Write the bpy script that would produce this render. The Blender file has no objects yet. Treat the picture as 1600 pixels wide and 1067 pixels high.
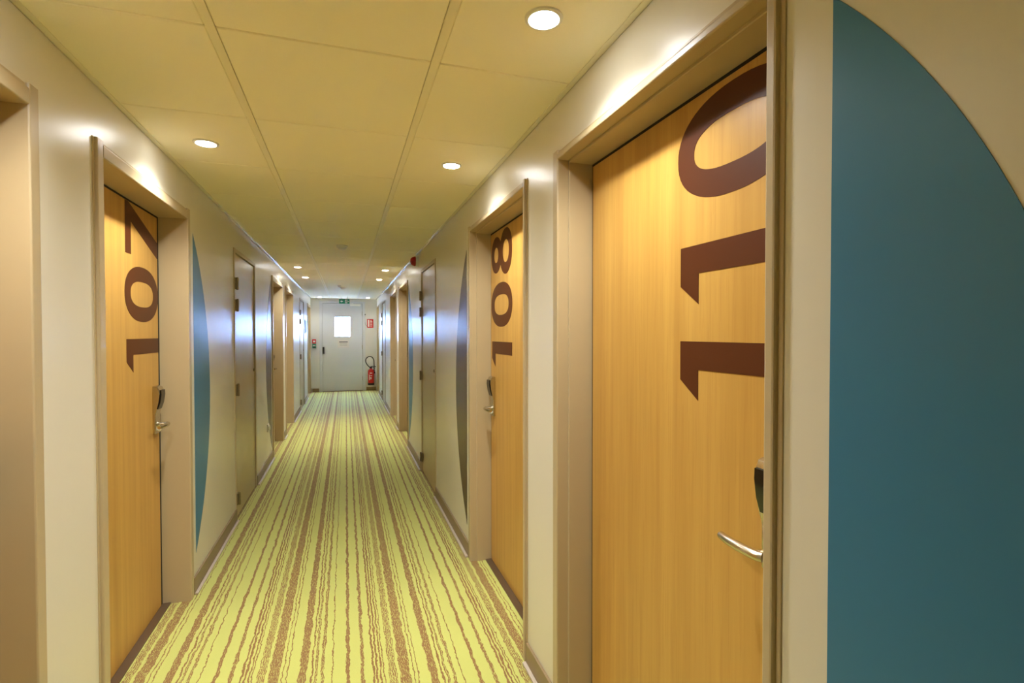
import bpy, bmesh, math, random
from mathutils import Matrix, Vector

# ------------------------------------------------------------------ scene, camera, light
scene = bpy.context.scene
COL = scene.collection
scene.view_settings.view_transform = 'Standard'
scene.view_settings.look = 'None'
scene.view_settings.gamma = 1.0
scene.view_settings.use_curve_mapping = False
scene.view_settings.exposure = 2.95
scene.cycles.use_denoising = True
scene.cycles.use_adaptive_sampling = True
scene.cycles.adaptive_threshold = 0.02
scene.cycles.max_bounces = 9
scene.cycles.diffuse_bounces = 6
scene.cycles.glossy_bounces = 4
scene.cycles.sample_clamp_indirect = 8.0

EYE = 1.385          # lens height above the carpet
F_PX, YAW, PITCH, ROLL = 803.34, 0.3127, -0.0166, 0.0008
LW, RW = -0.778, 0.7206     # the two wall faces
H = 2.2015                  # ceiling
YE = 12.87                  # end wall
YB = -2.6                   # wall behind the photographer

cam_data = bpy.data.cameras.new('camera')
cam_data.sensor_width = 36.0
cam_data.lens = F_PX / 1600.0 * 36.0
cam_data.clip_start = 0.02
cam = bpy.data.objects.new('camera', cam_data)
COL.objects.link(cam)
fw = Vector((math.sin(YAW) * math.cos(PITCH), math.cos(YAW) * math.cos(PITCH), math.sin(PITCH)))
rt = Vector((math.cos(YAW), -math.sin(YAW), 0))
dn = fw.cross(rt)
r2 = math.cos(ROLL) * rt + math.sin(ROLL) * dn
d2 = -math.sin(ROLL) * rt + math.cos(ROLL) * dn
cam.matrix_world = Matrix(((r2.x, -d2.x, -fw.x, 0), (r2.y, -d2.y, -fw.y, 0), (r2.z, -d2.z, -fw.z, EYE), (0, 0, 0, 1)))
scene.camera = cam

SKY_STRENGTH = 52.0
LAMP_STRENGTH = 13.0       # glow of the lens itself
LAMP_WATTS = 13.0
LAMP_COLOR = (0.99, 0.99, 0.97, 1)

world = bpy.data.worlds.new('daylight_sky')
scene.world = world
world.use_nodes = True
bg = world.node_tree.nodes['Background']
bg.inputs['Color'].default_value = (0.34, 0.53, 1.0, 1)
bg.inputs['Strength'].default_value = SKY_STRENGTH

portal = bpy.data.lights.new('window_portal', 'AREA')
portal.shape = 'RECTANGLE'; portal.size = 0.36; portal.size_y = 0.47
portal.cycles.is_portal = True
po = bpy.data.objects.new('window_portal', portal)
po.location = (-0.074, YE + 0.02, 1.54)
po.rotation_euler = (math.radians(-90), 0, 0)      # shines towards -Y, into the corridor
COL.objects.link(po)

# ------------------------------------------------------------------ materials
def lin(c):
    return tuple(((v / 255.0) / 12.92 if v / 255.0 <= 0.04045 else ((v / 255.0 + 0.055) / 1.055) ** 2.4) for v in c) + (1.0,)

class NT:
    def __init__(s, name):
        s.m = bpy.data.materials.new(name); s.m.use_nodes = True
        s.t = s.m.node_tree; s.b = s.t.nodes['Principled BSDF']
    def n(s, kind, **kw):
        nd = s.t.nodes.new(kind)
        for k, v in kw.items():
            setattr(nd, k, v)
        return nd
    def l(s, a, b): s.t.links.new(a, b)
    def math(s, op, a, b=None, clamp=False):
        nd = s.n('ShaderNodeMath', operation=op); nd.use_clamp = clamp
        for i, v in enumerate((a, b)):
            if v is None: continue
            if isinstance(v, (int, float)): nd.inputs[i].default_value = v
            else: s.l(v, nd.inputs[i])
        return nd.outputs[0]
    def coords(s, scale=(1, 1, 1), rand=False):
        tc = s.n('ShaderNodeTexCoord'); mp = s.n('ShaderNodeMapping')
        mp.inputs['Scale'].default_value = scale
        s.l(tc.outputs['Object'], mp.inputs['Vector'])
        if rand:
            oi = s.n('ShaderNodeObjectInfo'); cm = s.n('ShaderNodeCombineXYZ')
            v = s.math('MULTIPLY', oi.outputs['Random'], 37.0)
            for i in range(3): s.l(v, cm.inputs[i])
            s.l(cm.outputs[0], mp.inputs['Location'])
        return mp.outputs[0]
    def noise(s, vec, scale=1.0, detail=2.0, rough=0.5):
        nd = s.n('ShaderNodeTexNoise'); s.l(vec, nd.inputs['Vector'])
        nd.inputs['Scale'].default_value = scale; nd.inputs['Detail'].default_value = detail
        nd.inputs['Roughness'].default_value = rough
        return nd.outputs['Fac']
    def mix(s, fac, a, b, mode='MIX'):
        nd = s.n('ShaderNodeMix', data_type='RGBA', blend_type=mode)
        for i, v in ((0, fac), (6, a), (7, b)):
            if isinstance(v, (int, float)): nd.inputs[i].default_value = v
            elif isinstance(v, tuple): nd.inputs[i].default_value = v
            else: s.l(v, nd.inputs[i])
        return nd.outputs[2]
    def bump(s, h, strength, dist):
        nd = s.n('ShaderNodeBump'); s.l(h, nd.inputs['Height'])
        nd.inputs['Strength'].default_value = strength; nd.inputs['Distance'].default_value = dist
        s.l(nd.outputs[0], s.b.inputs['Normal'])

def simple(name, rgb, rough=0.5, metal=0.0, spec=0.5, var=0.06, nscale=(6, 6, 6), bump=0.0, bdist=0.001):
    k = NT(name)
    c = lin(rgb)
    v = k.coords(nscale)
    nz = k.noise(v, 1.0, 4.0)
    d = tuple(x * (1 - var) for x in c[:3]) + (1,)
    b = tuple(min(1, x * (1 + var)) for x in c[:3]) + (1,)
    k.l(k.mix(nz, d, b), k.b.inputs['Base Color'])
    k.b.inputs['Roughness'].default_value = rough
    k.b.inputs['Metallic'].default_value = metal
    k.b.inputs['Specular IOR Level'].default_value = spec
    if bump: k.bump(nz, bump, bdist)
    return k.m

def make_wall(name, rgb, rough, var=0.015):
    k = NT(name)
    c = lin(rgb)
    big = k.noise(k.coords((1.3, 1.3, 0.9)), 1.0, 3.0)
    fib = k.noise(k.coords((110, 110, 1.2)), 1.0, 2.0)
    f = k.math('ADD', k.math('MULTIPLY', big, 0.5), k.math('MULTIPLY', fib, 0.5))
    k.l(k.mix(f, tuple(x * (1 - var) for x in c[:3]) + (1,), tuple(min(1, x * (1 + var)) for x in c[:3]) + (1,)), k.b.inputs['Base Color'])
    k.b.inputs['Specular IOR Level'].default_value = 0.5
    k.l(k.math('ADD', k.math('MULTIPLY', fib, 0.05), rough - 0.025), k.b.inputs['Roughness'])
    return k.m

def make_wood():
    k = NT('beech_veneer')
    v = k.coords((26, 26, 0.9), rand=True)
    g = k.noise(v, 1.0, 4.0, 0.55)
    fine = k.noise(k.coords((230, 230, 5.0), rand=True), 1.0, 2.0, 0.5)
    wide = k.noise(k.coords((7, 7, 0.35), rand=True), 1.0, 2.0, 0.5)
    rp = k.n('ShaderNodeValToRGB'); k.l(g, rp.inputs[0])
    e = rp.color_ramp.elements
    e[0].position = 0.25; e[0].color = lin((178, 134, 62))
    e[1].position = 0.75; e[1].color = lin((208, 166, 86))
    c1 = k.mix(k.math('MULTIPLY', wide, 0.55), rp.outputs[0], lin((192, 146, 68)))
    c2 = k.mix(k.math('MULTIPLY', k.math('GREATER_THAN', fine, 0.6), 0.18), c1, lin((168, 114, 48)))
    k.l(c2, k.b.inputs['Base Color'])
    k.b.inputs['Roughness'].default_value = 0.36
    k.bump(fine, 0.05, 0.0005)
    return k.m

def make_carpet():
    k = NT('striped_carpet')
    PER, X0 = 0.5075, CARPET_X0
    tc = k.n('ShaderNodeTexCoord')
    sep = k.n('ShaderNodeSeparateXYZ'); k.l(tc.outputs['Object'], sep.inputs[0])
    n1 = k.noise(k.coords((26, 13, 1)), 1.0, 1.0)
    n2 = k.noise(k.coords((95, 44, 1)), 1.0, 2.0, 0.6)
    w1 = k.math('MULTIPLY', k.math('SUBTRACT', n1, 0.5), 0.017)
    w2 = k.math('MULTIPLY', k.math('SUBTRACT', n2, 0.5), 0.014)
    x = k.math('ADD', sep.outputs[0], k.math('ADD', w1, w2))
    t = k.math('FRACT', k.math('ADD', k.math('DIVIDE', k.math('SUBTRACT', x, X0), PER), 20.0))
    bands = [(0.0, 0.026, 0.78), (0.112, 0.140, 0.72), (0.203, 0.217, 0.95), (0.230, 0.243, 0.9), (0.258, 0.272, 0.95), (0.284, 0.292, 0.9),
             (0.328, 0.384, 0.56), (0.410, 0.492, 0.70), (0.514, 0.523, 0.95), (0.545, 0.552, 0.95),
             (0.636, 0.696, 0.72), (0.728, 0.742, 0.92), (0.756, 0.775, 0.62), (0.802, 0.832, 0.64), (0.886, 0.894, 0.95)]
    rp = k.n('ShaderNodeValToRGB'); k.l(t, rp.inputs[0])
    cr = rp.color_ramp; cr.interpolation = 'CONSTANT'
    stops = []
    for a, b, v in bands: stops += [(a, v), (b, 0.0)]
    cr.elements[0].position = stops[0][0]; cr.elements[0].color = (stops[0][1],) * 3 + (1,)
    cr.elements[1].position = stops[1][0]; cr.elements[1].color = (0, 0, 0, 1)
    for ps, v in stops[2:]:
        el = cr.elements.new(ps); el.color = (v, v, v, 1)
    th = k.noise(k.coords((330, 62, 1)), 1.0, 1.0, 0.5)
    mr = k.n('ShaderNodeMapRange'); k.l(th, mr.inputs[0])
    mr.inputs[1].default_value = 0.27; mr.inputs[2].default_value = 0.73
    n3 = k.noise(k.coords((150, 55, 1)), 1.0, 2.0, 0.6)
    xs = k.math('ADD', k.math('ADD', sep.outputs[0], w1), k.math('MULTIPLY', n3, 0.011))
    tri = k.math('MULTIPLY', k.math('ABSOLUTE', k.math('SUBTRACT', k.math('FRACT', k.math('ADD', k.math('DIVIDE', xs, 0.0066), 900.0)), 0.5)), 2.0)
    thr = k.math('ADD', k.math('MULTIPLY', tri, 0.6), k.math('MULTIPLY', mr.outputs[0], 0.4))
    mask = k.math('GREATER_THAN', rp.outputs[0], thr)
    pile = k.noise(k.coords((420, 420, 1)), 1.0, 2.0)
    lime = k.mix(pile, lin((174, 178, 84)), lin((203, 206, 122)))
    brown = k.mix(pile, lin((104, 74, 38)), lin((164, 124, 76)))
    k.l(k.mix(mask, lime, brown), k.b.inputs['Base Color'])
    k.b.inputs['Roughness'].default_value = 0.85
    k.b.inputs['Specular IOR Level'].default_value = 0.25
    k.b.inputs['Sheen Weight'].default_value = 0.15
    hsum = k.math('ADD', pile, k.math('MULTIPLY', mask, -0.5))
    k.bump(hsum, 0.35, 0.003)
    return k.m

def make_emit(name, col, strength):
    k = NT(name)
    k.b.inputs['Base Color'].default_value = (0.8, 0.8, 0.8, 1)
    k.b.inputs['Emission Color'].default_value = col
    k.b.inputs['Emission Strength'].default_value = strength
    return k.m

CARPET_X0 = -0.0063
M = {}
M['wall'] = make_wall('cream_gloss_paint', (218, 212, 194), 0.33)
M['wall_end'] = make_wall('end_wall_paint', (210, 208, 202), 0.45)
M['ceiling'] = simple('ceiling_tile_white', (247, 240, 214), 0.75, var=0.02, nscale=(300, 300, 300), bump=0.15, bdist=0.0008)
M['plenum'] = simple('plenum_dark', (70, 60, 44), 0.9)
M['runner'] = simple('ceiling_runner_paint', (242, 234, 206), 0.30, var=0.02)
M['angle'] = simple('wall_angle_paint', (236, 230, 206), 0.22, var=0.02)
M['frame'] = make_wall('taupe_frame_paint', (184, 165, 128), 0.36)
M['closet'] = make_wall('taupe_door_paint', (186, 168, 130), 0.30)
M['seal'] = simple('black_door_seal', (22, 18, 14), 0.7)
M['wood'] = make_wood()
M['digit'] = simple('brown_vinyl', (82, 40, 15), 0.42, var=0.04, spec=0.3)
M['teal'] = make_wall('teal_vinyl', (45, 116, 156), 0.36)
M['brown'] = make_wall('brown_vinyl_disc', (84, 66, 50), 0.34)
M['carpet'] = make_carpet()
M['base'] = simple('taupe_baseboard', (140, 120, 88), 0.4, var=0.05)
M['shoe'] = simple('pale_carpet_strip', (192, 178, 160), 0.35, var=0.04)
M['threshold'] = simple('bronze_threshold', (120, 100, 76), 0.38, metal=0.6)
M['steel'] = simple('brushed_nickel', (205, 198, 180), 0.26, metal=1.0, var=0.05, nscale=(20, 20, 300))
M['hinge'] = simple('hinge_steel', (150, 138, 112), 0.35, metal=0.9)
M['black'] = simple('black_gloss_plastic', (14, 14, 15), 0.18)
M['rubber'] = simple('black_rubber', (24, 24, 26), 0.55)
M['white'] = simple('white_plastic', (228, 226, 218), 0.35, var=0.02)
M['red'] = simple('red_enamel', (196, 28, 26), 0.28, var=0.05)
M['dred'] = simple('dark_red_lens', (160, 10, 16), 0.2, var=0.05)
M['green'] = simple('green_sign_plastic', (20, 140, 104), 0.35)
M['enddoor'] = make_wall('end_door_lacquer', (202, 205, 211), 0.40)
M['paper'] = simple('paper_notice', (208, 204, 206), 0.7, var=0.02)
M['ink'] = simple('notice_ink', (58, 56, 84), 0.7)
M['lamp'] = make_emit('lamp_lens_glow', LAMP_COLOR, LAMP_STRENGTH)
M['facade'] = simple('white_render_facade', (236, 238, 240), 0.8, var=0.02)
M['facade2'] = simple('grey_balcony_shade', (150, 160, 170), 0.8, var=0.04)
M['ground'] = simple('outdoor_paving', (58, 58, 60), 0.9)
k = NT('door_glass'); k.b.inputs['Base Color'].default_value = (0.95, 0.98, 1, 1)
k.b.inputs['Transmission Weight'].default_value = 1.0; k.b.inputs['Roughness'].default_value = 0.0
k.b.inputs['IOR'].default_value = 1.02
M['glass'] = k.m

# ------------------------------------------------------------------ builders
BASE = {}
def fin(bm, name, mat, parent=None, smooth=False, base=None):
    if parent is not None: base = BASE.get(parent.name, Vector((0, 0, 0)))
    b = Vector(base) if base is not None else Vector((0, 0, 0))
    bmesh.ops.recalc_face_normals(bm, faces=bm.faces[:])
    bmesh.ops.translate(bm, vec=-b, verts=bm.verts[:])
    me = bpy.data.meshes.new(name)
    bm.to_mesh(me); bm.free()
    me.materials.append(mat)
    if smooth:
        for p in me.polygons: p.use_smooth = True
        me.set_sharp_from_angle(angle=math.radians(38))
    o = bpy.data.objects.new(name, me)
    COL.objects.link(o)
    BASE[o.name] = b
    if parent is not None: o.parent = parent
    else: o.location = b
    return o

def empty(name, loc):
    o = bpy.data.objects.new(name, None)
    o.empty_display_size = 0.1
    COL.objects.link(o); o.location = loc
    BASE[o.name] = Vector(loc)
    return o

def tag(o, label=None, cat=None, group=None, kind=None):
    if label: o['label'] = label
    if cat: o['category'] = cat
    if group: o['group'] = group
    if kind: o['kind'] = kind
    return o

def bx(bm, x0, x1, y0, y1, z0, z1, bev=0.0, seg=2):
    x0, x1 = min(x0, x1), max(x0, x1); y0, y1 = min(y0, y1), max(y0, y1); z0, z1 = min(z0, z1), max(z0, z1)
    t = bmesh.new()
    bmesh.ops.create_cube(t, size=1.0)
    for v in t.verts:
        v.co = Vector((x0 + (v.co.x + .5) * (x1 - x0), y0 + (v.co.y + .5) * (y1 - y0), z0 + (v.co.z + .5) * (z1 - z0)))
    if bev > 0:
        bmesh.ops.bevel(t, geom=t.edges[:], offset=bev, segments=seg, affect='EDGES', profile=0.6)
    merge(bm, t)

def merge(bm, t):
    me = bpy.data.meshes.new('tmp'); t.to_mesh(me); t.free(); bm.from_mesh(me); bpy.data.meshes.remove(me)

def box(name, mat, parent, *a, bev=0.0, base=None, seg=2):
    bm = bmesh.new(); bx(bm, *a, bev=bev, seg=seg)
    return fin(bm, name, mat, parent, base=base)

def prism(bm, pts, fn, d0, d1):
    """pts: 2-D outline; fn(u, v, d) -> world; extruded between depths d0, d1"""
    lo = [bm.verts.new(fn(u, v, d0)) for u, v in pts]
    hi = [bm.verts.new(fn(u, v, d1)) for u, v in pts]
    n = len(pts)
    bm.faces.new(lo[::-1]); bm.faces.new(hi)
    for i in range(n):
        bm.faces.new((lo[i], lo[(i + 1) % n], hi[(i + 1) % n], hi[i]))

def ring_prism(bm, outer, inners, fn, d0, d1):
    """outline with holes (given as lists of matching resolution is not needed: triangle fill)"""
    for d in (d0, d1):
        edges = []
        for lp in [outer] + inners:
            vs = [bm.verts.new(fn(u, v, d)) for u, v in lp]
            for i in range(len(vs)):
                edges.append(bm.edges.new((vs[i], vs[(i + 1) % len(vs)])))
        bmesh.ops.triangle_fill(bm, use_beauty=True, use_dissolve=False, edges=edges)
    for lp in [outer] + inners:
        n = len(lp)
        a = [bm.verts.new(fn(u, v, d0)) for u, v in lp]; b = [bm.verts.new(fn(u, v, d1)) for u, v in lp]
        for i in range(n): bm.faces.new((a[i], a[(i + 1) % n], b[(i + 1) % n], b[i]))
    bmesh.ops.remove_doubles(bm, verts=bm.verts[:], dist=1e-6)

def lathe(bm, prof, origin, axis='z', seg=32, sign=1):
    """prof: (radius, along) list; turned about an axis through origin"""
    rings = []
    for r, h in prof:
        row = []
        for i in range(seg):
            a = 2 * math.pi * i / seg
            c, s = r * math.cos(a), r * math.sin(a)
            q = {'z': (c, s, sign * h), 'x': (sign * h, c, s), 'y': (c, sign * h, s)}[axis]
            row.append(bm.verts.new(Vector(origin) + Vector(q)))
        rings.append(row)
    for a, b in zip(rings, rings[1:]):
        for i in range(seg): bm.faces.new((a[i], a[(i + 1) % seg], b[(i + 1) % seg], b[i]))
    bm.faces.new(rings[0][::-1]); bm.faces.new(rings[-1])

def tube(bm, pts, r, seg=12, radii=None, smooth_n=6):
    """Catmull-Rom swept tube"""
    P_ = [Vector(p) for p in pts]
    path, rr = [], []
    for i in range(len(P_) - 1):
        p0 = P_[max(i - 1, 0)]; p1 = P_[i]; p2 = P_[i + 1]; p3 = P_[min(i + 2, len(P_) - 1)]
        for j in range(smooth_n):
            t = j / smooth_n
            path.append(0.5 * ((2 * p1) + (-p0 + p2) * t + (2 * p0 - 5 * p1 + 4 * p2 - p3) * t * t + (-p0 + 3 * p1 - 3 * p2 + p3) * t ** 3))
            rr.append(radii[i] * (1 - t) + radii[i + 1] * t if radii else r)
    path.append(P_[-1]); rr.append(radii[-1] if radii else r)
    tg = (path[1] - path[0]).normalized()
    nrm = tg.orthogonal().normalized()
    rings = []
    for i, p in enumerate(path):
        t2 = (path[min(i + 1, len(path) - 1)] - path[max(i - 1, 0)]).normalized()
        nrm = (nrm - t2 * nrm.dot(t2)).normalized(); bn = t2.cross(nrm)
        rings.append([bm.verts.new(p + rr[i] * (math.cos(2 * math.pi * k / seg) * nrm + math.sin(2 * math.pi * k / seg) * bn)) for k in range(seg)])
    for a, b in zip(rings, rings[1:]):
        for i in range(seg): bm.faces.new((a[i], a[(i + 1) % seg], b[(i + 1) % seg], b[i]))
    bm.faces.new(rings[0][::-1]); bm.faces.new(rings[-1])

# ------------------------------------------------------------------ the setting
# openings along each wall: (outer y0, outer y1)
ROOM_L = dict(d109=(0.66, 1.695), d107=(2.008, 3.081), d105=(6.215, 7.235), d103=(7.53, 8.60), d101=(11.72, 12.70))
ROOM_R = dict(d110=(0.700, 1.727), d108=(2.013, 3.075), d106=(6.32, 7.42), d104=(7.78, 8.87), d102=(12.00, 12.80))
CLO_L = [(4.205, 5.135), (9.80, 10.78)]
CLO_R = [(4.305, 5.175), (10.06, 10.96)]
OUT_Z = 2.025        # outer top of the room door frames
FACE = 0.055         # face width of the frames
REC = 0.118          # how far the leaves are set back
CL_Z = 2.012

floor_bm = bmesh.new(); bx(floor_bm, -1.05, 1.0, YB, YE, -0.12, 0.0)
tag(fin(floor_bm, 'floor', M['carpet']), 'lime green carpet with wavy brown stripes running down the corridor', 'floor', kind='structure')

def wall_side(name, X, sgn, rooms, closets, label):
    bm = bmesh.new()
    back = X + sgn * 0.2
    ops = [(a + 0.03, b - 0.03, OUT_Z - 0.03) for a, b in rooms] + [(a + 0.02, b - 0.02, CL_Z - 0.02) for a, b in closets]
    ops.sort()
    y = YB
    for a, b, z in ops:
        bx(bm, X, back, y, a, 0, H + 0.12)
        bx(bm, X, back, a, b, z, H + 0.12)
        y = b
    bx(bm, X, back, y, YE, 0, H + 0.12)
    return tag(fin(bm, name, M['wall']), label, 'wall', kind='structure')

wall_side('wall_left', LW, -1, ROOM_L.values(), CLO_L, 'cream glossy corridor wall carrying the door numbered 107')
wall_side('wall_right', RW, 1, ROOM_R.values(), CLO_R, 'cream glossy corridor wall carrying the doors numbered 110 and 108')

WX0, WX1, WZ0, WZ1 = -0.253, 0.105, 1.306, 1.769     # glazed opening of the end door
DX0, DX1, DZ1 = -0.545, 0.405, 2.105                 # clear opening in the end wall
bm = bmesh.new()
bx(bm, -1.0, DX0, YE, YE + 0.18, 0, H + 0.12); bx(bm, DX1, 0.95, YE, YE + 0.18, 0, H + 0.12); bx(bm, DX0, DX1, YE, YE + 0.18, DZ1, H + 0.12)
tag(fin(bm, 'wall_far', M['wall_end']), 'pale wall closing the far end of the corridor', 'wall', kind='structure')
bm = bmesh.new(); bx(bm, -1.0, 0.95, YB - 0.15, YB, 0, H + 0.12)
tag(fin(bm, 'wall_near', M['wall']), 'cream wall closing the corridor behind the viewpoint', 'wall', kind='structure')

# suspended ceiling: three columns of tiles, two main runners, a wall angle on either side
TL_, TR_ = -0.3393, 0.2625
ROW0, DROW = 1.563, 0.617
ceil_bm = bmesh.new(); bx(ceil_bm, LW, RW, YB, YE, H + 0.022, H + 0.12)
ceiling = tag(fin(ceil_bm, 'ceiling', M['plenum']), 'cream suspended ceiling of square tiles over the corridor', 'ceiling', kind='structure')
cols = [(LW + 0.004, TL_ - 0.0132), (TL_ + 0.0132, TR_ - 0.0132), (TR_ + 0.0132, RW - 0.004)]
tile_me = []
for x0, x1 in cols:
    t = bmesh.new()
    bx(t, x0, x1, 0.0024, DROW - 0.0024, H, H + 0.018, bev=0.003, seg=1)
    bmesh.ops.recalc_face_normals(t, faces=t.faces[:])
    me = bpy.data.meshes.new('ceiling_tile'); t.to_mesh(me); t.free(); me.materials.append(M['ceiling'])
    tile_me.append(me)
r = -6
while ROW0 + r * DROW < YE:
    y = ROW0 + r * DROW
    if y > YB - DROW:
        for me in tile_me:
            o = bpy.data.objects.new('ceiling_tile', me); COL.objects.link(o); o.parent = ceiling
            last = y + DROW > YE
            o.location = (0, y, 0)
            if last: o.scale = (1, (YE - y) / DROW, 1)
    r += 1
for xc in (TL_, TR_):
    bm = bmesh.new(); bx(bm, xc - 0.0122, xc + 0.0122, YB, YE, H - 0.0005, H + 0.006, bev=0.0008, seg=1)
    bx(bm, xc - 0.003, xc + 0.003, YB, YE, H + 0.004, H + 0.022)
    fin(bm, 'ceiling_runner', M['runner'], ceiling)
tn = 0
for X, s in ((LW, 1), (RW, -1)):
    tn += 1
    bm = bmesh.new(); bx(bm, X, X + s * 0.021, YB, YE, H - 0.0025, H - 0.0005, bev=0.0006, seg=1)
    bx(bm, X, X + s * 0.002, YB, YE, H - 0.0025, H + 0.02)
    tag(fin(bm, 'trim_%d' % tn, M['angle']), 'pale metal edge angle between ceiling and %s wall' % ('left' if s > 0 else 'right'), 'trim', kind='structure')

# baseboards between the doors
def baseboard(name, X, s, cuts, label):
    root = tag(empty(name, (X, 0, 0)), label, 'baseboard', kind='structure')
    y = YB
    for a, b in sorted(cuts) + [(YE - 0.0, YE)]:
        if a - y > 0.03:
            bm = bmesh.new(); bx(bm, X, X + s * 0.011, y + 0.002, a - 0.002, 0.0, 0.088, bev=0.002)
            fin(bm, 'baseboard_length', M['base'], root)
            bm = bmesh.new(); bx(bm, X + s * 0.011, X + s * 0.027, y + 0.002, a - 0.002, 0.0, 0.012, bev=0.004)
            fin(bm, 'carpet_edge_strip', M['shoe'], root)
        y = b
baseboard('baseboard_left', LW, 1, list(ROOM_L.values()) + CLO_L, 'taupe skirting with pale carpet strip along the left wall')
baseboard('baseboard_right', RW, -1, list(ROOM_R.values()) + CLO_R, 'taupe skirting with pale carpet strip along the right wall')
root = tag(empty('baseboard_far', (0, YE, 0)), 'short taupe skirting lengths either side of the end door', 'baseboard', kind='structure')
box('baseboard_length', M['base'], root, LW + 0.03, DX0 - 0.06, YE - 0.011, YE, 0, 0.085, bev=0.002)
box('baseboard_length', M['base'], root, DX1 + 0.06, RW - 0.03, YE - 0.011, YE, 0, 0.085, bev=0.002)

# ------------------------------------------------------------------ numerals
def superellipse(cu, cv, a, b, n, N=56):
    out = []
    for i in range(N):
        t = 2 * math.pi * i / N
        c, s = math.cos(t), math.sin(t)
        out.append((cu + a * math.copysign(abs(c) ** (2 / n), c), cv + b * math.copysign(abs(s) ** (2 / n), s)))
    return out

def eight_outline():
    lo = (0.126, 0.112, 0.126, 0.112); up = (0.126, 0.298, 0.105, 0.100)
    N = 70; right = []
    for i in range(N + 1):
        v = 0.398 * (0.5 - 0.5 * math.cos(math.pi * i / N))
        w = 0.0
        for cu, cv, a, b in (lo, up):
            q = 1 - ((v - cv) / b) ** 2
            if q > 0: w = max(w, a * q ** 0.44)
        right.append((w, v))
    return [(0.126 + w, v) for w, v in right] + [(0.126 - w, v) for w, v in right[::-1] if w > 1e-5]

GLYPH = {
    '1': ([(0.148, 0.390), (0.148, 0.0), (0.077, 0.0), (0.077, 0.318), (0.0, 0.318), (0.048, 0.390)], [], 0.148),
    '7': ([(0.0, 0.390), (0.226, 0.390), (0.226, 0.352), (0.102, 0.0), (0.022, 0.0), (0.145, 0.328), (0.0, 0.328)], [], 0.240),
    '0': (superellipse(0.126, 0.200, 0.126, 0.203, 2.25), [superellipse(0.126, 0.200, 0.058, 0.138, 2.5)], 0.252),
    '8': (eight_outline(), [superellipse(0.126, 0.112, 0.062, 0.056, 2.1, 36), superellipse(0.126, 0.300, 0.044, 0.043, 2.1, 36)], 0.252),
}
def font_glyph(ch):
    cu = bpy.data.curves.new('glyph', 'FONT'); cu.body = ch; cu.size = 0.55; cu.offset = 0.012; cu.resolution_u = 4
    ob = bpy.data.objects.new('glyph', cu); COL.objects.link(ob)
    dg = bpy.context.evaluated_depsgraph_get()
    me = bpy.data.meshes.new_from_object(ob.evaluated_get(dg))
    pts = [v.co.copy() for v in me.vertices]; faces = [tuple(p.vertices) for p in me.polygons]
    bpy.data.objects.remove(ob); bpy.data.curves.remove(cu); bpy.data.meshes.remove(me)
    u0 = min(p.x for p in pts); u1 = max(p.x for p in pts); v0 = min(p.y for p in pts); v1 = max(p.y for p in pts)
    return [((p.x - u0) / (u1 - u0) * 0.25, (p.y - v0) / (v1 - v0) * 0.395) for p in pts], faces

def numeral(ch, fn, leaf):
    bm = bmesh.new()
    if ch in GLYPH:
        o_, i_, w = GLYPH[ch]
        ring_prism(bm, o_, i_, fn, 0.0, 0.0009)
    else:
        pts, faces = font_glyph(ch)
        vs = [bm.verts.new(fn(u, v, 0.0009)) for u, v in pts]
        for f in faces:
            try: bm.faces.new([vs[i] for i in f])
            except ValueError: pass
        bmesh.ops.solidify(bm, geom=bm.faces[:], thickness=0.0007)
    return fin(bm, 'numeral', M['digit'], leaf)

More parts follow.
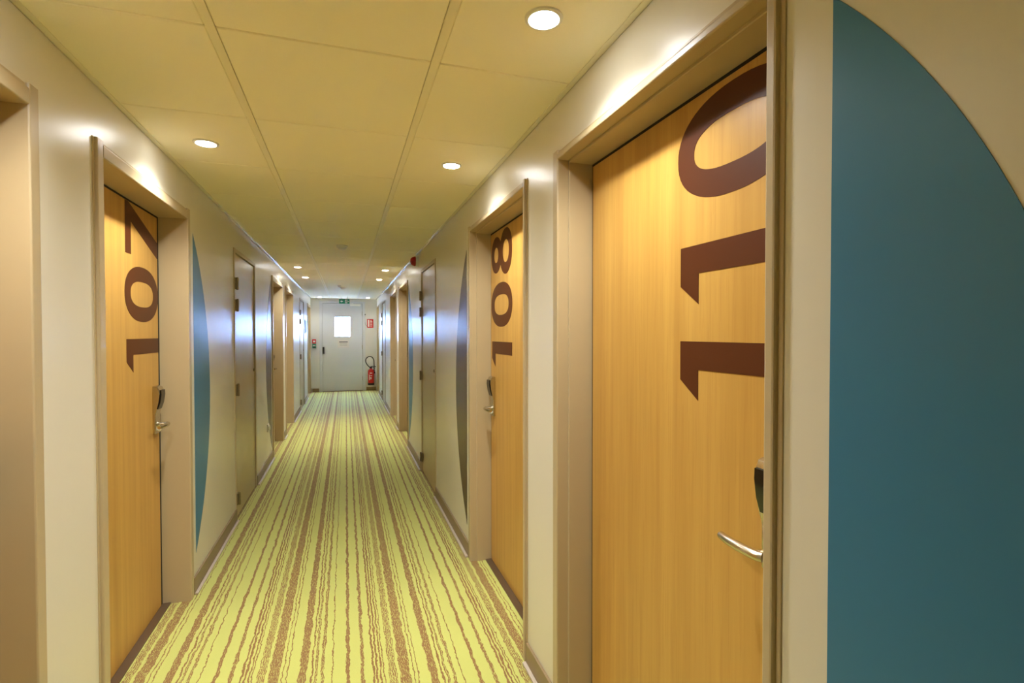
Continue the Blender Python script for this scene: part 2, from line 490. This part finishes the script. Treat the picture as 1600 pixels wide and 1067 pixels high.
# ------------------------------------------------------------------ guest room doors
DOORN = [0]
def room_door(num, X, sgn, y0, y1, latch, label, zs=None, vtop=None, lock=True, step=True):
    fn_, ff_ = (0.034, 0.052) if step else (0.057, FACE)     # face widths of the near and far jamb
    """sgn -1: left wall (leaf set back to -x); latch: 'near' or 'far' edge; zs: heights of the numerals, vtop: y of their heads"""
    DOORN[0] += 1
    rt_ = tag(empty('door_%d' % DOORN[0], (X, (y0 + y1) / 2, 0)), label, 'door', kind='structure')
    d = X + sgn * REC                   # leaf face
    fh_ = 0.032 if step else FACE
    zt = OUT_Z - fh_
    ins = 0.009 if step else 0.0
    def profile(FC):
        pf = [(-0.003, 0.001), (-0.002, 0.0), (0.0, 0.0), (0.0, 0.0302), (REC + 0.05, 0.0302), (REC + 0.05, FC + ins)]
        if step: pf += [(0.032, FC + ins), (0.030, FC + ins - 0.002), (0.030, FC)]
        return pf + [(-0.008, FC), (-0.011, FC - 0.0015), (-0.012, FC - 0.004), (-0.012, 0.016), (-0.011, 0.0125), (-0.008, 0.011), (-0.003, 0.0105)]
    for e, i, FC in ((y0, 1, fn_), (y1, -1, ff_)):
        bm = bmesh.new(); prism(bm, profile(FC), lambda dp, w, z: Vector((X + sgn * dp, e + i * w, z)), 0.0, OUT_Z)
        fin(bm, 'jamb', M['frame'], rt_)
    bm = bmesh.new(); prism(bm, profile(fh_), lambda dp, w, y: Vector((X + sgn * dp, y, OUT_Z - w)), y0 + fn_ + 0.0006, y1 - ff_ - 0.0006)
    fin(bm, 'frame_head', M['frame'], rt_)
    i0, i1, it = y0 + fn_ + ins, y1 - ff_ - ins, zt - ins
    gn, gf = (0.008, 0.024) if not step else (0.008, 0.008)      # shadow gaps beside the leaf, filled by a black seal
    bm = bmesh.new()
    for q in ((i0 + 0.0003, i0 + gn - 0.0005, 0.002, it - 0.0003), (i1 - gf + 0.0005, i1 - 0.0003, 0.002, it - 0.0003), (i0 + gn, i1 - gf, it - 0.0095, it - 0.0003), (i0 + gn, i1 - gf, 0.002, 0.007)):
        bx(bm, d + sgn * 0.002, d + sgn * 0.046, *q)
    fin(bm, 'door_seal', M['seal'], rt_)
    leaf = box('door_leaf', M['wood'], rt_, d, d + sgn * 0.04, i0 + gn, i1 - gf, 0.008, it - 0.010, bev=0.0015)
    box('threshold', M['threshold'], rt_, d - sgn * 0.036, d + sgn * 0.045, i0, i1, 0.0, 0.007, bev=0.002)
    # numerals read upwards: heads towards the left of whoever faces the door
    if zs:
        vd = 1 if sgn > 0 else -1
        for ch, z in zip(num, zs):
            fn = (lambda z_: (lambda u, v, dp: Vector((d - sgn * dp, vtop - vd * (0.395 - v), z_ + u))))(z)
            numeral(ch, fn, leaf)
    if lock:
        ldir = 1 if latch == 'near' else -1          # lever points away from the latch edge
        ye = i0 + gn if latch == 'near' else i1 - gf
        c = ye + ldir * (0.074 if latch == 'near' else 0.062)
        s = -sgn                                      # out of the leaf, into the corridor
        bm = bmesh.new(); bx(bm, d, d + s * 0.014, c - 0.032, c + 0.032, 0.893, 1.100, bev=0.004, seg=3)
        plate = fin(bm, 'lock_plate', M['steel'], rt_, smooth=True)
        # wedge shaped reader housing growing out of the plate
        prof = [(0.0, 0.985), (0.014, 0.985), (0.018, 1.010), (0.026, 1.045), (0.031, 1.085), (0.030, 1.108), (0.024, 1.122), (0.014, 1.126), (0.0, 1.126)]
        bm = bmesh.new(); prism(bm, prof, lambda a, b, w: Vector((d + s * a, c + w, b)), -0.034, 0.034)
        bmesh.ops.bevel(bm, geom=[e for e in bm.edges if abs(e.verts[0].co.y - e.verts[1].co.y) < 1e-6], offset=0.004, segments=2, affect='EDGES')
        fin(bm, 'reader_housing', M['steel'], plate, smooth=True)
        prof = [(0.018, 1.016), (0.0225, 1.013), (0.0325, 1.044), (0.0380, 1.084), (0.0370, 1.106), (0.0300, 1.107), (0.030, 1.085), (0.025, 1.045)]
        bm = bmesh.new(); prism(bm, prof, lambda a, b, w: Vector((d + s * a, c + w, b)), -0.027, 0.027)
        fin(bm, 'card_reader', M['black'], plate, smooth=True)
        bm = bmesh.new()
        lathe(bm, [(0.016, 0.012), (0.016, 0.018), (0.010, 0.020), (0.010, 0.050)], (d, c, 0.937), 'x', 20, s)
        yl = lambda t: c + ldir * t
        tube(bm, [(d + s * 0.050, yl(-0.010), 0.937), (d + s * 0.056, yl(0.004), 0.937), (d + s * 0.060, yl(0.035), 0.938), (d + s * 0.058, yl(0.078), 0.938), (d + s * 0.050, yl(0.110), 0.937)],
             0.010, 14, radii=[0.0105, 0.0105, 0.0105, 0.0095, 0.0085])
        fin(bm, 'lever_handle', M['steel'], plate, smooth=True)
        bm = bmesh.new(); lathe(bm, [(0.009, 0.010), (0.009, 0.024), (0.007, 0.026)], (d, c, 0.912), 'x', 18, s)
        fin(bm, 'lock_cylinder', M['white'], plate, smooth=True)
    return rt_

room_door('109', LW, -1, *ROOM_L['d109'], 'far', 'deep taupe door frame cut off at the left edge of view', lock=True, step=False)
room_door('107', LW, -1, *ROOM_L['d107'], 'far', 'honey-coloured wooden room door with large brown number 107', (1.212, 1.437, 1.732), 2.603, step=False)
room_door('105', LW, -1, *ROOM_L['d105'], 'far', 'recessed taupe room doorway on the left beyond the brown half disc', (1.212, 1.437, 1.725), 6.74, step=False)
room_door('103', LW, -1, *ROOM_L['d103'], 'near', 'narrowly seen wooden room door, second doorway beyond the left service door', (1.212, 1.437, 1.725), 8.06, step=False)
room_door('101', LW, -1, *ROOM_L['d101'], 'far', 'last taupe doorway on the left beside the end wall', step=False)
room_door('110', RW, 1, *ROOM_R['d110'], 'near', 'large honey-coloured wooden room door with brown number 110 in front', (1.215, 1.457, 1.706), 1.156)
room_door('108', RW, 1, *ROOM_R['d108'], 'far', 'honey-coloured wooden room door with brown number 108', (1.187, 1.420, 1.711), 2.985)
room_door('106', RW, 1, *ROOM_R['d106'], 'near', 'recessed taupe room doorway on the right beyond the teal half disc', (1.212, 1.437, 1.725), 6.84)
room_door('104', RW, 1, *ROOM_R['d104'], 'far', 'narrowly seen wooden room door on the right, before the far service door', (1.212, 1.437, 1.725), 8.72)
room_door('102', RW, 1, *ROOM_R['d102'], 'near', 'last taupe doorway on the right beside the end wall')

# ------------------------------------------------------------------ flush service doors
def closet(X, sgn, y0, y1, hinge, hz, label):
    DOORN[0] += 1
    rt_ = tag(empty('door_%d' % DOORN[0], (X, (y0 + y1) / 2, 0)), label, 'door', kind='structure')
    f = X - sgn * 0.006
    fwid = 0.042
    for e, i in ((y0, 1), (y1, -1)):
        bm = bmesh.new(); bx(bm, f, X + sgn * 0.06, e, e + i * fwid, 0, CL_Z, bev=0.002)
        fin(bm, 'jamb', M['frame'], rt_)
    bm = bmesh.new(); bx(bm, f, X + sgn * 0.06, y0 + fwid, y1 - fwid, CL_Z - 0.03, CL_Z, bev=0.002)
    fin(bm, 'frame_head', M['frame'], rt_)
    box('door_seal', M['seal'], rt_, X + sgn * 0.045, X + sgn * 0.058, y0 + fwid, y1 - fwid, 0, CL_Z - 0.03)
    leaf = box('door_leaf', M['closet'], rt_, X + sgn * 0.003, X + sgn * 0.043, y0 + fwid + 0.006, y1 - fwid - 0.006, 0.01, CL_Z - 0.037, bev=0.0015)
    hy = y0 + fwid + 0.003 if hinge == 'near' else y1 - fwid - 0.003
    for z in hz:
        bm = bmesh.new()
        lathe(bm, [(0.006, -0.046), (0.0085, -0.043), (0.0085, -0.002), (0.0065, 0.0), (0.0085, 0.002), (0.0085, 0.043), (0.006, 0.046)], (X - sgn * 0.018, hy, z), 'z', 14)
        bx(bm, X - sgn * 0.0005, X - sgn * 0.0130, hy - 0.030, hy + 0.030, z - 0.042, z + 0.042, bev=0.001, seg=1)
        fin(bm, 'hinge', M['hinge'], rt_, smooth=True)
    ly = y1 - fwid - 0.05 if hinge == 'near' else y0 + fwid + 0.05
    bm = bmesh.new(); lathe(bm, [(0.013, -0.003), (0.013, 0.006), (0.010, 0.008)], (X, ly, 1.06), 'x', 18, -sgn)
    fin(bm, 'lock_cylinder', M['hinge'], rt_, smooth=True)
    return rt_
HZ = (1.752, 1.592, 0.965, 0.155)
closet(LW, -1, *CLO_L[0], 'near', HZ, 'flush taupe service door with visible hinges on the near left')
closet(LW, -1, *CLO_L[1], 'near', HZ, 'flush pale service door at the far left beside the framed notice')
closet(RW, 1, *CLO_R[0], 'far', HZ, 'flush taupe service door with visible hinges on the near right')
closet(RW, 1, *CLO_R[1], 'far', HZ, 'flush pale service door at the far right near the extinguisher')

# ------------------------------------------------------------------ coloured half discs on the walls
def decal(X, sgn, clip, yc_sign, mat, label, zc, R_=1.282, sag=0.332):
    yc = clip - yc_sign * (R_ - sag)
    a = math.acos((R_ - sag) / R_)
    N = 96
    pts = [(yc + yc_sign * R_ * math.cos(-a + 2 * a * i / N), zc + R_ * math.sin(-a + 2 * a * i / N)) for i in range(N + 1)]
    bm = bmesh.new()
    prism(bm, pts, lambda u, v, dd: Vector((X - sgn * dd, u, v)), 0.0, 0.0012)
    return tag(fin(bm, 'wall_disc', mat, base=(X, clip, zc)), label, 'wall decal', 'coloured disc segments on the corridor walls')
decal(LW, -1, 3.156, 1, M['teal'], 'teal disc segment on the left wall beside door 107', 1.058)
decal(RW, 1, 3.146, 1, M['brown'], 'dark brown disc segment on the right wall beside door 108', 1.041)
decal(RW, 1, 0.611, -1, M['teal'], 'large teal disc segment in the right foreground beside door 110', 1.043)
decal(LW, -1, 6.165, -1, M['brown'], 'dark brown disc segment beyond the left service door', 1.045, sag=0.385)
decal(RW, 1, 6.255, -1, M['teal'], 'teal disc segment beyond the right service door', 1.041, sag=0.390)

# ------------------------------------------------------------------ ceiling fittings
def downlight(x, y, label, power=1.0):
    t = tag(empty('downlight', (x, y, H)), label, 'light', 'recessed ceiling downlights')
    bm = bmesh.new()
    seg = 40
    prof = [(0.050, 0.0), (0.049, -0.004), (0.045, -0.0065), (0.040, -0.006), (0.0365, -0.0025), (0.0365, 0.0)]
    rings = [[bm.verts.new((x + r_ * math.cos(2 * math.pi * i / seg), y + r_ * math.sin(2 * math.pi * i / seg), H + z_)) for i in range(seg)] for r_, z_ in prof]
    for a, b in zip(rings, rings[1:] + rings[:1]):
        for i in range(seg): bm.faces.new((a[i], a[(i + 1) % seg], b[(i + 1) % seg], b[i]))
    fin(bm, 'trim_ring', M['white'], t, smooth=True)
    bm = bmesh.new()
    lathe(bm, [(0.0362, -0.0002), (0.0355, -0.0040), (0.030, -0.0075), (0.018, -0.0100), (0.006, -0.0108)], (x, y, H), 'z', 32)
    fin(bm, 'lamp_lens', M['lamp'], t)
    ld = bpy.data.lights.new('lamp_beam', 'SPOT')
    ld.energy = LAMP_WATTS * power; ld.color = LAMP_COLOR[:3]
    ld.spot_size = math.radians(137); ld.spot_blend = 1.0; ld.shadow_soft_size = 0.034   # as wide as the lens
    lo = bpy.data.objects.new('lamp_beam', ld); COL.objects.link(lo)
    lo.parent = t; lo.location = (0, 0, -0.0125)
    return t
XL_, XR_ = -0.566, 0.494
for x, y, lb in ((XR_, 1.257, 'bright recessed downlight at the top of the view, largest in view'),
                 (XL_, 1.257, 'recessed downlight over the foreground doorway at the left edge'),
                 (XL_, 2.516, 'bright recessed downlight on the left, above the door numbered 107'),
                 (XR_, 2.484, 'mid-sized bright downlight on the right, above the 108 doorway'),
                 (-0.561, 6.863, 'far downlight on the left, nearer of the close pair'),
                 (-0.558, 8.084, 'far downlight on the left, farther of the close pair'),
                 (0.493, 6.869, 'far downlight on the right, nearer of the close pair'),
                 (0.489, 8.083, 'far downlight on the right, farther of the close pair'),
                 (-0.557, 12.40, 'tiny downlight by the end wall left of the exit sign'),
                 (0.493, 12.34, 'tiny downlight by the end wall right of the exit sign')):
    downlight(x, y, lb, 1.0 if y < 4 else 0.72 if y < 10 else 0.28)   # the lamps farther down are weaker

def detector(x, y, r_, h_, label):
    t = tag(empty('smoke_detector', (x, y, H)), label, 'detector', 'ceiling detectors')
    bm = bmesh.new(); lathe(bm, [(r_, 0.0), (r_, -0.010), (r_ * 0.94, -0.014)], (x, y, H), 'z', 36)
    fin(bm, 'detector_base', M['white'], t, smooth=True)
    bm = bmesh.new(); lathe(bm, [(r_ * 0.80, -0.012), (r_ * 0.78, -h_ * 0.62), (r_ * 0.6, -h_ * 0.9), (r_ * 0.35, -h_), (0.004, -h_ * 1.02)], (x, y, H), 'z', 36)
    fin(bm, 'sensing_head', M['white'], t, smooth=True)
detector(-0.028, 5.062, 0.052, 0.036, 'round ceiling smoke detector in the middle of the corridor')
detector(-0.042, 9.69, 0.052, 0.036, 'round ceiling smoke detector before the end door')
detector(-0.102, 9.32, 0.028, 0.030, 'small ceiling sensor just beside the far smoke detector')

# red sounder on the right wall
t = tag(empty('alarm_sounder', (RW, 5.37, 2.125)), 'red domed fire alarm sounder high on the right wall', 'alarm')
bm = bmesh.new(); lathe(bm, [(0.054, 0.0), (0.054, 0.028), (0.051, 0.032)], (RW, 5.37, 2.125), 'x', 32, -1)
fin(bm, 'sounder_base', M['white'], t, smooth=True)
bm = bmesh.new(); lathe(bm, [(0.050, 0.030), (0.0495, 0.042), (0.045, 0.058), (0.036, 0.073), (0.022, 0.083), (0.004, 0.086)], (RW, 5.37, 2.125), 'x', 32, -1)
fin(bm, 'sounder_dome', M['dred'], t, smooth=True)

# exit sign hung under the ceiling
EY = 12.30
t = tag(empty('exit_sign', (-0.028, EY, H)), 'green and white exit sign hanging under the ceiling before the end door', 'sign')
ex0, ex1, ez0, ez1 = -0.141, 0.087, 2.052, 2.158
bm = bmesh.new(); bx(bm, ex0 - 0.004, ex1 + 0.004, EY, EY + 0.03, ez0 - 0.003, ez1 + 0.003, bev=0.002)
fin(bm, 'sign_case', M['white'], t)
face = box('sign_face', M['green'], t, ex0, ex1, EY - 0.003, EY, ez0, ez1, bev=0.001)
for hx in (ex0 + 0.04, ex1 - 0.055): box('hanger', M['white'], t, hx, hx + 0.015, EY + 0.008, EY + 0.022, ez1 + 0.002, H)
def flat(pts, name, mat, parent, y, th=0.001):
    bm = bmesh.new(); prism(bm, pts, lambda u, v, dd: Vector((u, y - dd, v)), 0.0, th)
    return fin(bm, name, mat, parent)
def rectp(a, b, c, d_): return [(a, c), (b, c), (b, d_), (a, d_)]
zc = 2.105
flat(rectp(-0.012, 0.040, ez0 + 0.012, ez1 - 0.012), 'doorway_pictogram', M['white'], face, EY - 0.003)
flat([(-0.115, zc), (-0.085, zc + 0.028), (-0.085, zc + 0.010), (-0.055, zc + 0.010), (-0.055, zc - 0.010), (-0.085, zc - 0.010), (-0.085, zc - 0.028)], 'arrow_pictogram', M['white'], face, EY - 0.003)
bm = bmesh.new()
fnp = lambda u, v, dd: Vector((u, EY - 0.004 - dd, v))
prism(bm, superellipse(0.018, zc + 0.027, 0.0065, 0.0065, 2, 16), fnp, 0, 0.001)
for q in ([(0.006, zc + 0.017), (0.022, zc + 0.019), (0.016, zc - 0.008), (0.004, zc - 0.006)], [(0.006, zc - 0.004), (0.014, zc - 0.006), (0.004, zc - 0.034), (-0.004, zc - 0.034)],
          [(0.010, zc - 0.004), (0.018, zc - 0.006), (0.034, zc - 0.024), (0.028, zc - 0.029)], [(0.020, zc + 0.018), (0.034, zc + 0.002), (0.030, zc - 0.002), (0.017, zc + 0.011)]):
    prism(bm, q, fnp, 0, 0.001)
fin(bm, 'running_figure', M['green'], face)
flat([(0.076, zc), (0.062, zc + 0.016), (0.062, zc + 0.006), (0.048, zc + 0.006), (0.048, zc - 0.006), (0.062, zc - 0.006), (0.062, zc - 0.016)], 'arrow_pictogram', M['white'], face, EY - 0.003)

# ------------------------------------------------------------------ end door
DOORN[0] += 1
ed = tag(empty('door_%d' % DOORN[0], (-0.07, YE, 0)), 'pale end door with small bright window, notice and black handle', 'door', kind='structure')
fy = YE - 0.014
for a, b in ((DX0 - 0.042, DX0 + 0.020), (DX1 - 0.020, DX1 + 0.042)):
    box('jamb', M['enddoor'], ed, a, b, fy, YE + 0.14, 0, DZ1 + 0.03, bev=0.003)
box('frame_head', M['enddoor'], ed, DX0 + 0.020, DX1 - 0.020, fy, YE + 0.14, DZ1 - 0.012, DZ1 + 0.03, bev=0.003)
box('threshold', M['threshold'], ed, DX0 + 0.020, DX1 - 0.020, YE - 0.01, YE + 0.14, 0, 0.008, bev=0.002)
ly0, ly1 = YE + 0.006, YE + 0.056
lx0, lx1, lz1 = DX0 + 0.024, DX1 - 0.024, DZ1 - 0.017
bm = bmesh.new()
bx(bm, lx0, WX0, ly0, ly1, 0.012, lz1); bx(bm, WX1, lx1, ly0, ly1, 0.012, lz1)
bx(bm, WX0, WX1, ly0, ly1, 0.012, WZ0); bx(bm, WX0, WX1, ly0, ly1, WZ1, lz1)
leaf = fin(bm, 'door_leaf', M['enddoor'], ed)
bm = bmesh.new()       # stop behind the leaf
bx(bm, DX0 + 0.010, DX0 + 0.050, ly1, ly1 + 0.02, 0, DZ1); bx(bm, DX1 - 0.050, DX1 - 0.010, ly1, ly1 + 0.02, 0, DZ1)
bx(bm, DX0 + 0.050, DX1 - 0.050, ly1, ly1 + 0.02, DZ1 - 0.05, DZ1); bx(bm, DX0 + 0.050, DX1 - 0.050, ly1, ly1 + 0.02, 0, 0.04)
fin(bm, 'door_seal', M['seal'], ed)
bm = bmesh.new()       # glazing bead
bx(bm, WX0 - 0.016, WX0 + 0.004, ly0 - 0.006, ly0 + 0.02, WZ0 - 0.016, WZ1 + 0.016, bev=0.003); bx(bm, WX1 - 0.004, WX1 + 0.016, ly0 - 0.006, ly0 + 0.02, WZ0 - 0.016, WZ1 + 0.016, bev=0.003)
bx(bm, WX0, WX1, ly0 - 0.006, ly0 + 0.02, WZ0 - 0.016, WZ0 + 0.004, bev=0.003); bx(bm, WX0, WX1, ly0 - 0.006, ly0 + 0.02, WZ1 - 0.004, WZ1 + 0.016, bev=0.003)
fin(bm, 'glazing_bead', M['enddoor'], leaf)
box('window_pane', M['glass'], leaf, WX0, WX1, ly0 + 0.022, ly0 + 0.028, WZ0, WZ1)
bm = bmesh.new(); bx(bm, -0.520, -0.480, ly0 - 0.030, ly0, 0.900, 1.060, bev=0.006, seg=3)
bx(bm, -0.510, -0.490, ly0 - 0.055, ly0 - 0.028, 0.925, 1.035, bev=0.006, seg=3)
fin(bm, 'door_pull', M['rubber'], ed, smooth=True)
bm = bmesh.new(); bx(bm, 0.10, 0.34, ly0 - 0.050, ly0, 2.030, 2.080, bev=0.006, seg=3)
cl_ = fin(bm, 'door_closer', M['white'], ed, smooth=True)
bm = bmesh.new(); tube(bm, [(0.16, ly0 - 0.03, 2.092), (0.05, ly0 - 0.09, 2.092), (-0.02, ly0 - 0.02, 2.097)], 0.006, 8, smooth_n=2)
bx(bm, 0.145, 0.175, ly0 - 0.045, ly0 - 0.015, 2.078, 2.096)
fin(bm, 'closer_arm', M['white'], cl_)
for z in (0.30, 1.05, 1.85):
    bm = bmesh.new(); lathe(bm, [(0.008, -0.05), (0.008, 0.05)], (lx1 + 0.002, ly0 - 0.008, z), 'z', 12)
    fin(bm, 'hinge', M['hinge'], ed, smooth=True)

# paper notice on the end door
t = tag(empty('paper_notice', (-0.055, ly0, 1.13)), 'white paper notice taped below the window of the end door', 'notice')
pp = box('sheet', M['paper'], t, -0.185, 0.074, ly0 - 0.0015, ly0 - 0.0002, 1.039, 1.216)
flat(rectp(-0.150, 0.045, 1.166, 1.186), 'heading_print', M['ink'], pp, ly0 - 0.0015, 0.0005)
for z in (1.140, 1.115, 1.090):
    flat(rectp(-0.140, 0.030, z, z + 0.004), 'text_line', M['ink'], pp, ly0 - 0.0015, 0.0005)

# call points left of the end door
def callpoint(z0, z1, mat, mark, label):
    t = tag(empty('call_point', (-0.703, YE, z0)), label, 'call point')
    body = box('call_point_box', mat, t, -0.745, -0.661, YE - 0.045, YE, z0, z1, bev=0.006)
    mark(body, YE - 0.045, (z0 + z1) / 2)
def m1(b, y, z):
    flat(rectp(-0.726, -0.680, z - 0.020, z + 0.020), 'break_glass', M['white'], b, y)
def m2(b, y, z):
    flat(rectp(-0.733, -0.673, z - 0.006, z + 0.016), 'white_bar', M['white'], b, y)
    flat(rectp(-0.728, -0.678, z - 0.036, z - 0.014), 'press_plate', M['rubber'], b, y)
callpoint(1.138, 1.243, M['red'], m1, 'red fire alarm call point left of the end door')
callpoint(1.036, 1.134, M['green'], m2, 'green door release call point under the red one')

# red instruction sign and its corded hook
t = tag(empty('fire_sign', (0.565, YE, 1.514)), 'red and white fire instruction sign above the extinguisher', 'sign')
sg = box('sign_plate', M['red'], t, 0.490, 0.638, YE - 0.006, YE, 1.514, 1.722, bev=0.002)
flat(rectp(0.512, 0.542, 1.535, 1.702), 'white_panel', M['white'], sg, YE - 0.006)
for z in (1.545, 1.572, 1.599, 1.626, 1.653, 1.680):
    flat(rectp(0.556, 0.612 if z < 1.67 else 0.600, z, z + 0.010), 'text_line', M['white'], sg, YE - 0.006)
t = tag(empty('key_hook', (0.446, YE, 1.74)), 'small black wall knob with thin hanging cord beside the red sign', 'hook')
bm = bmesh.new(); lathe(bm, [(0.014, 0.0), (0.014, 0.012), (0.009, 0.022)], (0.446, YE, 1.832), 'y', 18, -1)
kn = fin(bm, 'knob', M['rubber'], t, smooth=True)
bm = bmesh.new(); tube(bm, [(0.446, YE - 0.012, 1.822), (0.444, YE - 0.008, 1.72), (0.450, YE - 0.008, 1.62), (0.470, YE - 0.008, 1.565), (0.489, YE - 0.006, 1.555)], 0.003, 8)
fin(bm, 'cord', M['rubber'], kn, smooth=True)

# fire extinguisher on its wall bracket
EX, EYY, EB = 0.572, YE - 0.095, 0.135
t = tag(empty('fire_extinguisher', (EX, EYY, EB)), 'red fire extinguisher with looped black hose hung right of the end door', 'extinguisher')
R0 = 0.074
bm = bmesh.new(); lathe(bm, [(R0 * .8, 0.035), (R0 * 0.985, 0.045), (R0, 0.06), (R0, 0.315), (R0 * 0.96, 0.345), (R0 * 0.78, 0.370), (R0 * 0.45, 0.385), (0.024, 0.390), (0.022, 0.405)], (EX, EYY, EB), 'z', 40)
cyl = fin(bm, 'cylinder', M['red'], t, smooth=True)
bm = bmesh.new(); lathe(bm, [(R0 * 0.90, 0.0), (R0 * 1.0, 0.004), (R0 * 1.02, 0.050), (R0 * 1.0, 0.056), (R0 * 0.9, 0.056)], (EX, EYY, EB), 'z', 40)
fin(bm, 'base_skirt', M['rubber'], t, smooth=True)
# printed label: curved plate on the front of the cylinder
def curved(a0, a1, z0, z1, rr, name, mat, par):
    bm = bmesh.new(); n = 12
    for i in range(n):
        q = []
        for a in (a0 + (a1 - a0) * i / n, a0 + (a1 - a0) * (i + 1) / n):
            q.append((EX + rr * math.sin(a), EYY - rr * math.cos(a)))
        (xa, ya), (xb, yb) = q
        vs = [bm.verts.new(c_) for c_ in ((xa, ya, z0), (xb, yb, z0), (xb, yb, z1), (xa, ya, z1))]
        bm.faces.new(vs)
    bmesh.ops.remove_doubles(bm, verts=bm.verts[:], dist=1e-6)
    bmesh.ops.solidify(bm, geom=bm.faces[:], thickness=0.0006)
    return fin(bm, name, mat, par, smooth=True)
curved(-0.45, 0.35, EB + 0.285, EB + 0.305, R0 + 0.0008, 'white_print', M['white'], cyl)
curved(-0.65, -0.42, EB + 0.13, EB + 0.26, R0 + 0.0008, 'white_print', M['white'], cyl)
curved(-0.30, 0.10, EB + 0.15, EB + 0.20, R0 + 0.0008, 'white_print', M['paper'], cyl)
curved(-0.25, 0.25, EB + 0.225, EB + 0.245, R0 + 0.0008, 'white_print', M['paper'], cyl)
bm = bmesh.new(); lathe(bm, [(0.020, 0.400), (0.022, 0.404), (0.022, 0.430), (0.016, 0.440)], (EX, EYY, EB), 'z', 20)
bx(bm, EX - 0.012, EX + 0.012, EYY - 0.045, EYY + 0.02, EB + 0.415, EB + 0.432, bev=0.003)
valve = fin(bm, 'valve', M['rubber'], t, smooth=True)
bm = bmesh.new()
tube(bm, [(EX - 0.03, EYY, EB + 0.432), (EX + 0.02, EYY, EB + 0.448), (EX + 0.09, EYY, EB + 0.452), (EX + 0.105, EYY, EB + 0.430)], 0.008, 10)
tube(bm, [(EX + 0.0, EYY, EB + 0.420), (EX + 0.06, EYY, EB + 0.420), (EX + 0.095, EYY, EB + 0.405)], 0.007, 10)
fin(bm, 'squeeze_lever', M['rubber'], t, smooth=True)
hz_ = EYY - 0.03
bm = bmesh.new()
tube(bm, [(EX - 0.010, hz_ + 0.01, EB + 0.425), (EX - 0.045, hz_, EB + 0.445), (EX - 0.095, hz_, EB + 0.505), (EX - 0.122, hz_, EB + 0.575), (EX - 0.108, hz_, EB + 0.645), (EX - 0.045, hz_, EB + 0.688),
          (EX + 0.022, hz_, EB + 0.672), (EX + 0.062, hz_, EB + 0.610), (EX + 0.070, hz_, EB + 0.520), (EX + 0.072, hz_, EB + 0.430), (EX + 0.070, hz_ + 0.01, EB + 0.360)], 0.0105, 12)
fin(bm, 'hose', M['rubber'], t, smooth=True)
bm = bmesh.new(); tube(bm, [(EX + 0.070, hz_ + 0.01, EB + 0.375), (EX + 0.074, hz_ + 0.012, EB + 0.33), (EX + 0.080, hz_ + 0.012, EB + 0.28)], 0.01, 12, radii=[0.013, 0.014, 0.020])
fin(bm, 'nozzle', M['rubber'], t, smooth=True)
bm = bmesh.new(); bx(bm, EX - 0.025, EX + 0.025, YE - 0.006, YE, EB + 0.20, EB + 0.42); bx(bm, EX - 0.012, EX + 0.012, EYY + 0.02, YE, EB + 0.393, EB + 0.403)
bx(bm, EX - 0.02, EX + 0.02, EYY + R0 - 0.002, YE, EB + 0.22, EB + 0.25)
fin(bm, 'wall_bracket', M['rubber'], t)

# framed notice on the far left wall and a socket low on the left wall
t = tag(empty('wall_notice', (LW, 11.15, 1.377)), 'dark framed notice on the left wall just past the far service door', 'notice')
nf = box('notice_frame', M['base'], t, LW, LW + 0.012, 10.95, 11.37, 1.377, 1.656, bev=0.003)
box('notice_sheet', M['ink'], nf, LW + 0.0115, LW + 0.0135, 10.97, 11.35, 1.397, 1.636)
t = tag(empty('wall_socket', (LW, 5.84, 0.40)), 'small white electrical socket low on the left wall', 'socket')
sk = box('socket_plate', M['white'], t, LW, LW + 0.012, 5.80, 5.88, 0.362, 0.442, bev=0.004)
bm = bmesh.new(); lathe(bm, [(0.026, 0.010), (0.026, 0.022), (0.020, 0.024)], (LW, 5.84, 0.402), 'x', 24, 1)
fin(bm, 'socket_insert', M['white'], sk, smooth=True)

# ------------------------------------------------------------------ outside, seen through the end door's window
gb = bmesh.new(); bx(gb, -300, 300, YE + 0.3, 600, -3.4, -3.2)
tag(fin(gb, 'ground', M['ground']), 'dark paving outside beyond the end door', 'ground', kind='structure')
t = tag(empty('balcony_building', (-3.0, 32, -3.2)), 'white building with stacked balconies seen through the end door window', 'building')
box('wall', M['facade2'], t, -6.0, -0.35, 32, 38, -3.2, 9.0)
for i in range(9):
    z = -2.4 + i * 0.82
    box('balcony_front', M['facade'], t, -6.0, -0.30, 31.2, 32.0, z, z + 0.42)
t = tag(empty('gabled_building', (2.0, 30, -3.2)), 'white sloping building edge seen through the right of the window', 'building')
bm = bmesh.new()
prism(bm, [(0.05, -3.2), (6.0, -3.2), (6.0, 9.0), (0.42, 9.0), (0.28, 1.6)], lambda u, v, dd: Vector((u, 30 + dd, v)), 0.0, 5.0)
fin(bm, 'wall', M['facade'], t)
bm = bmesh.new(); tube(bm, [(0.18, 29.8, -1.0), (0.30, 29.8, 1.2), (0.50, 29.8, 4.0)], 0.03, 8)
fin(bm, 'downpipe', M['facade2'], t)
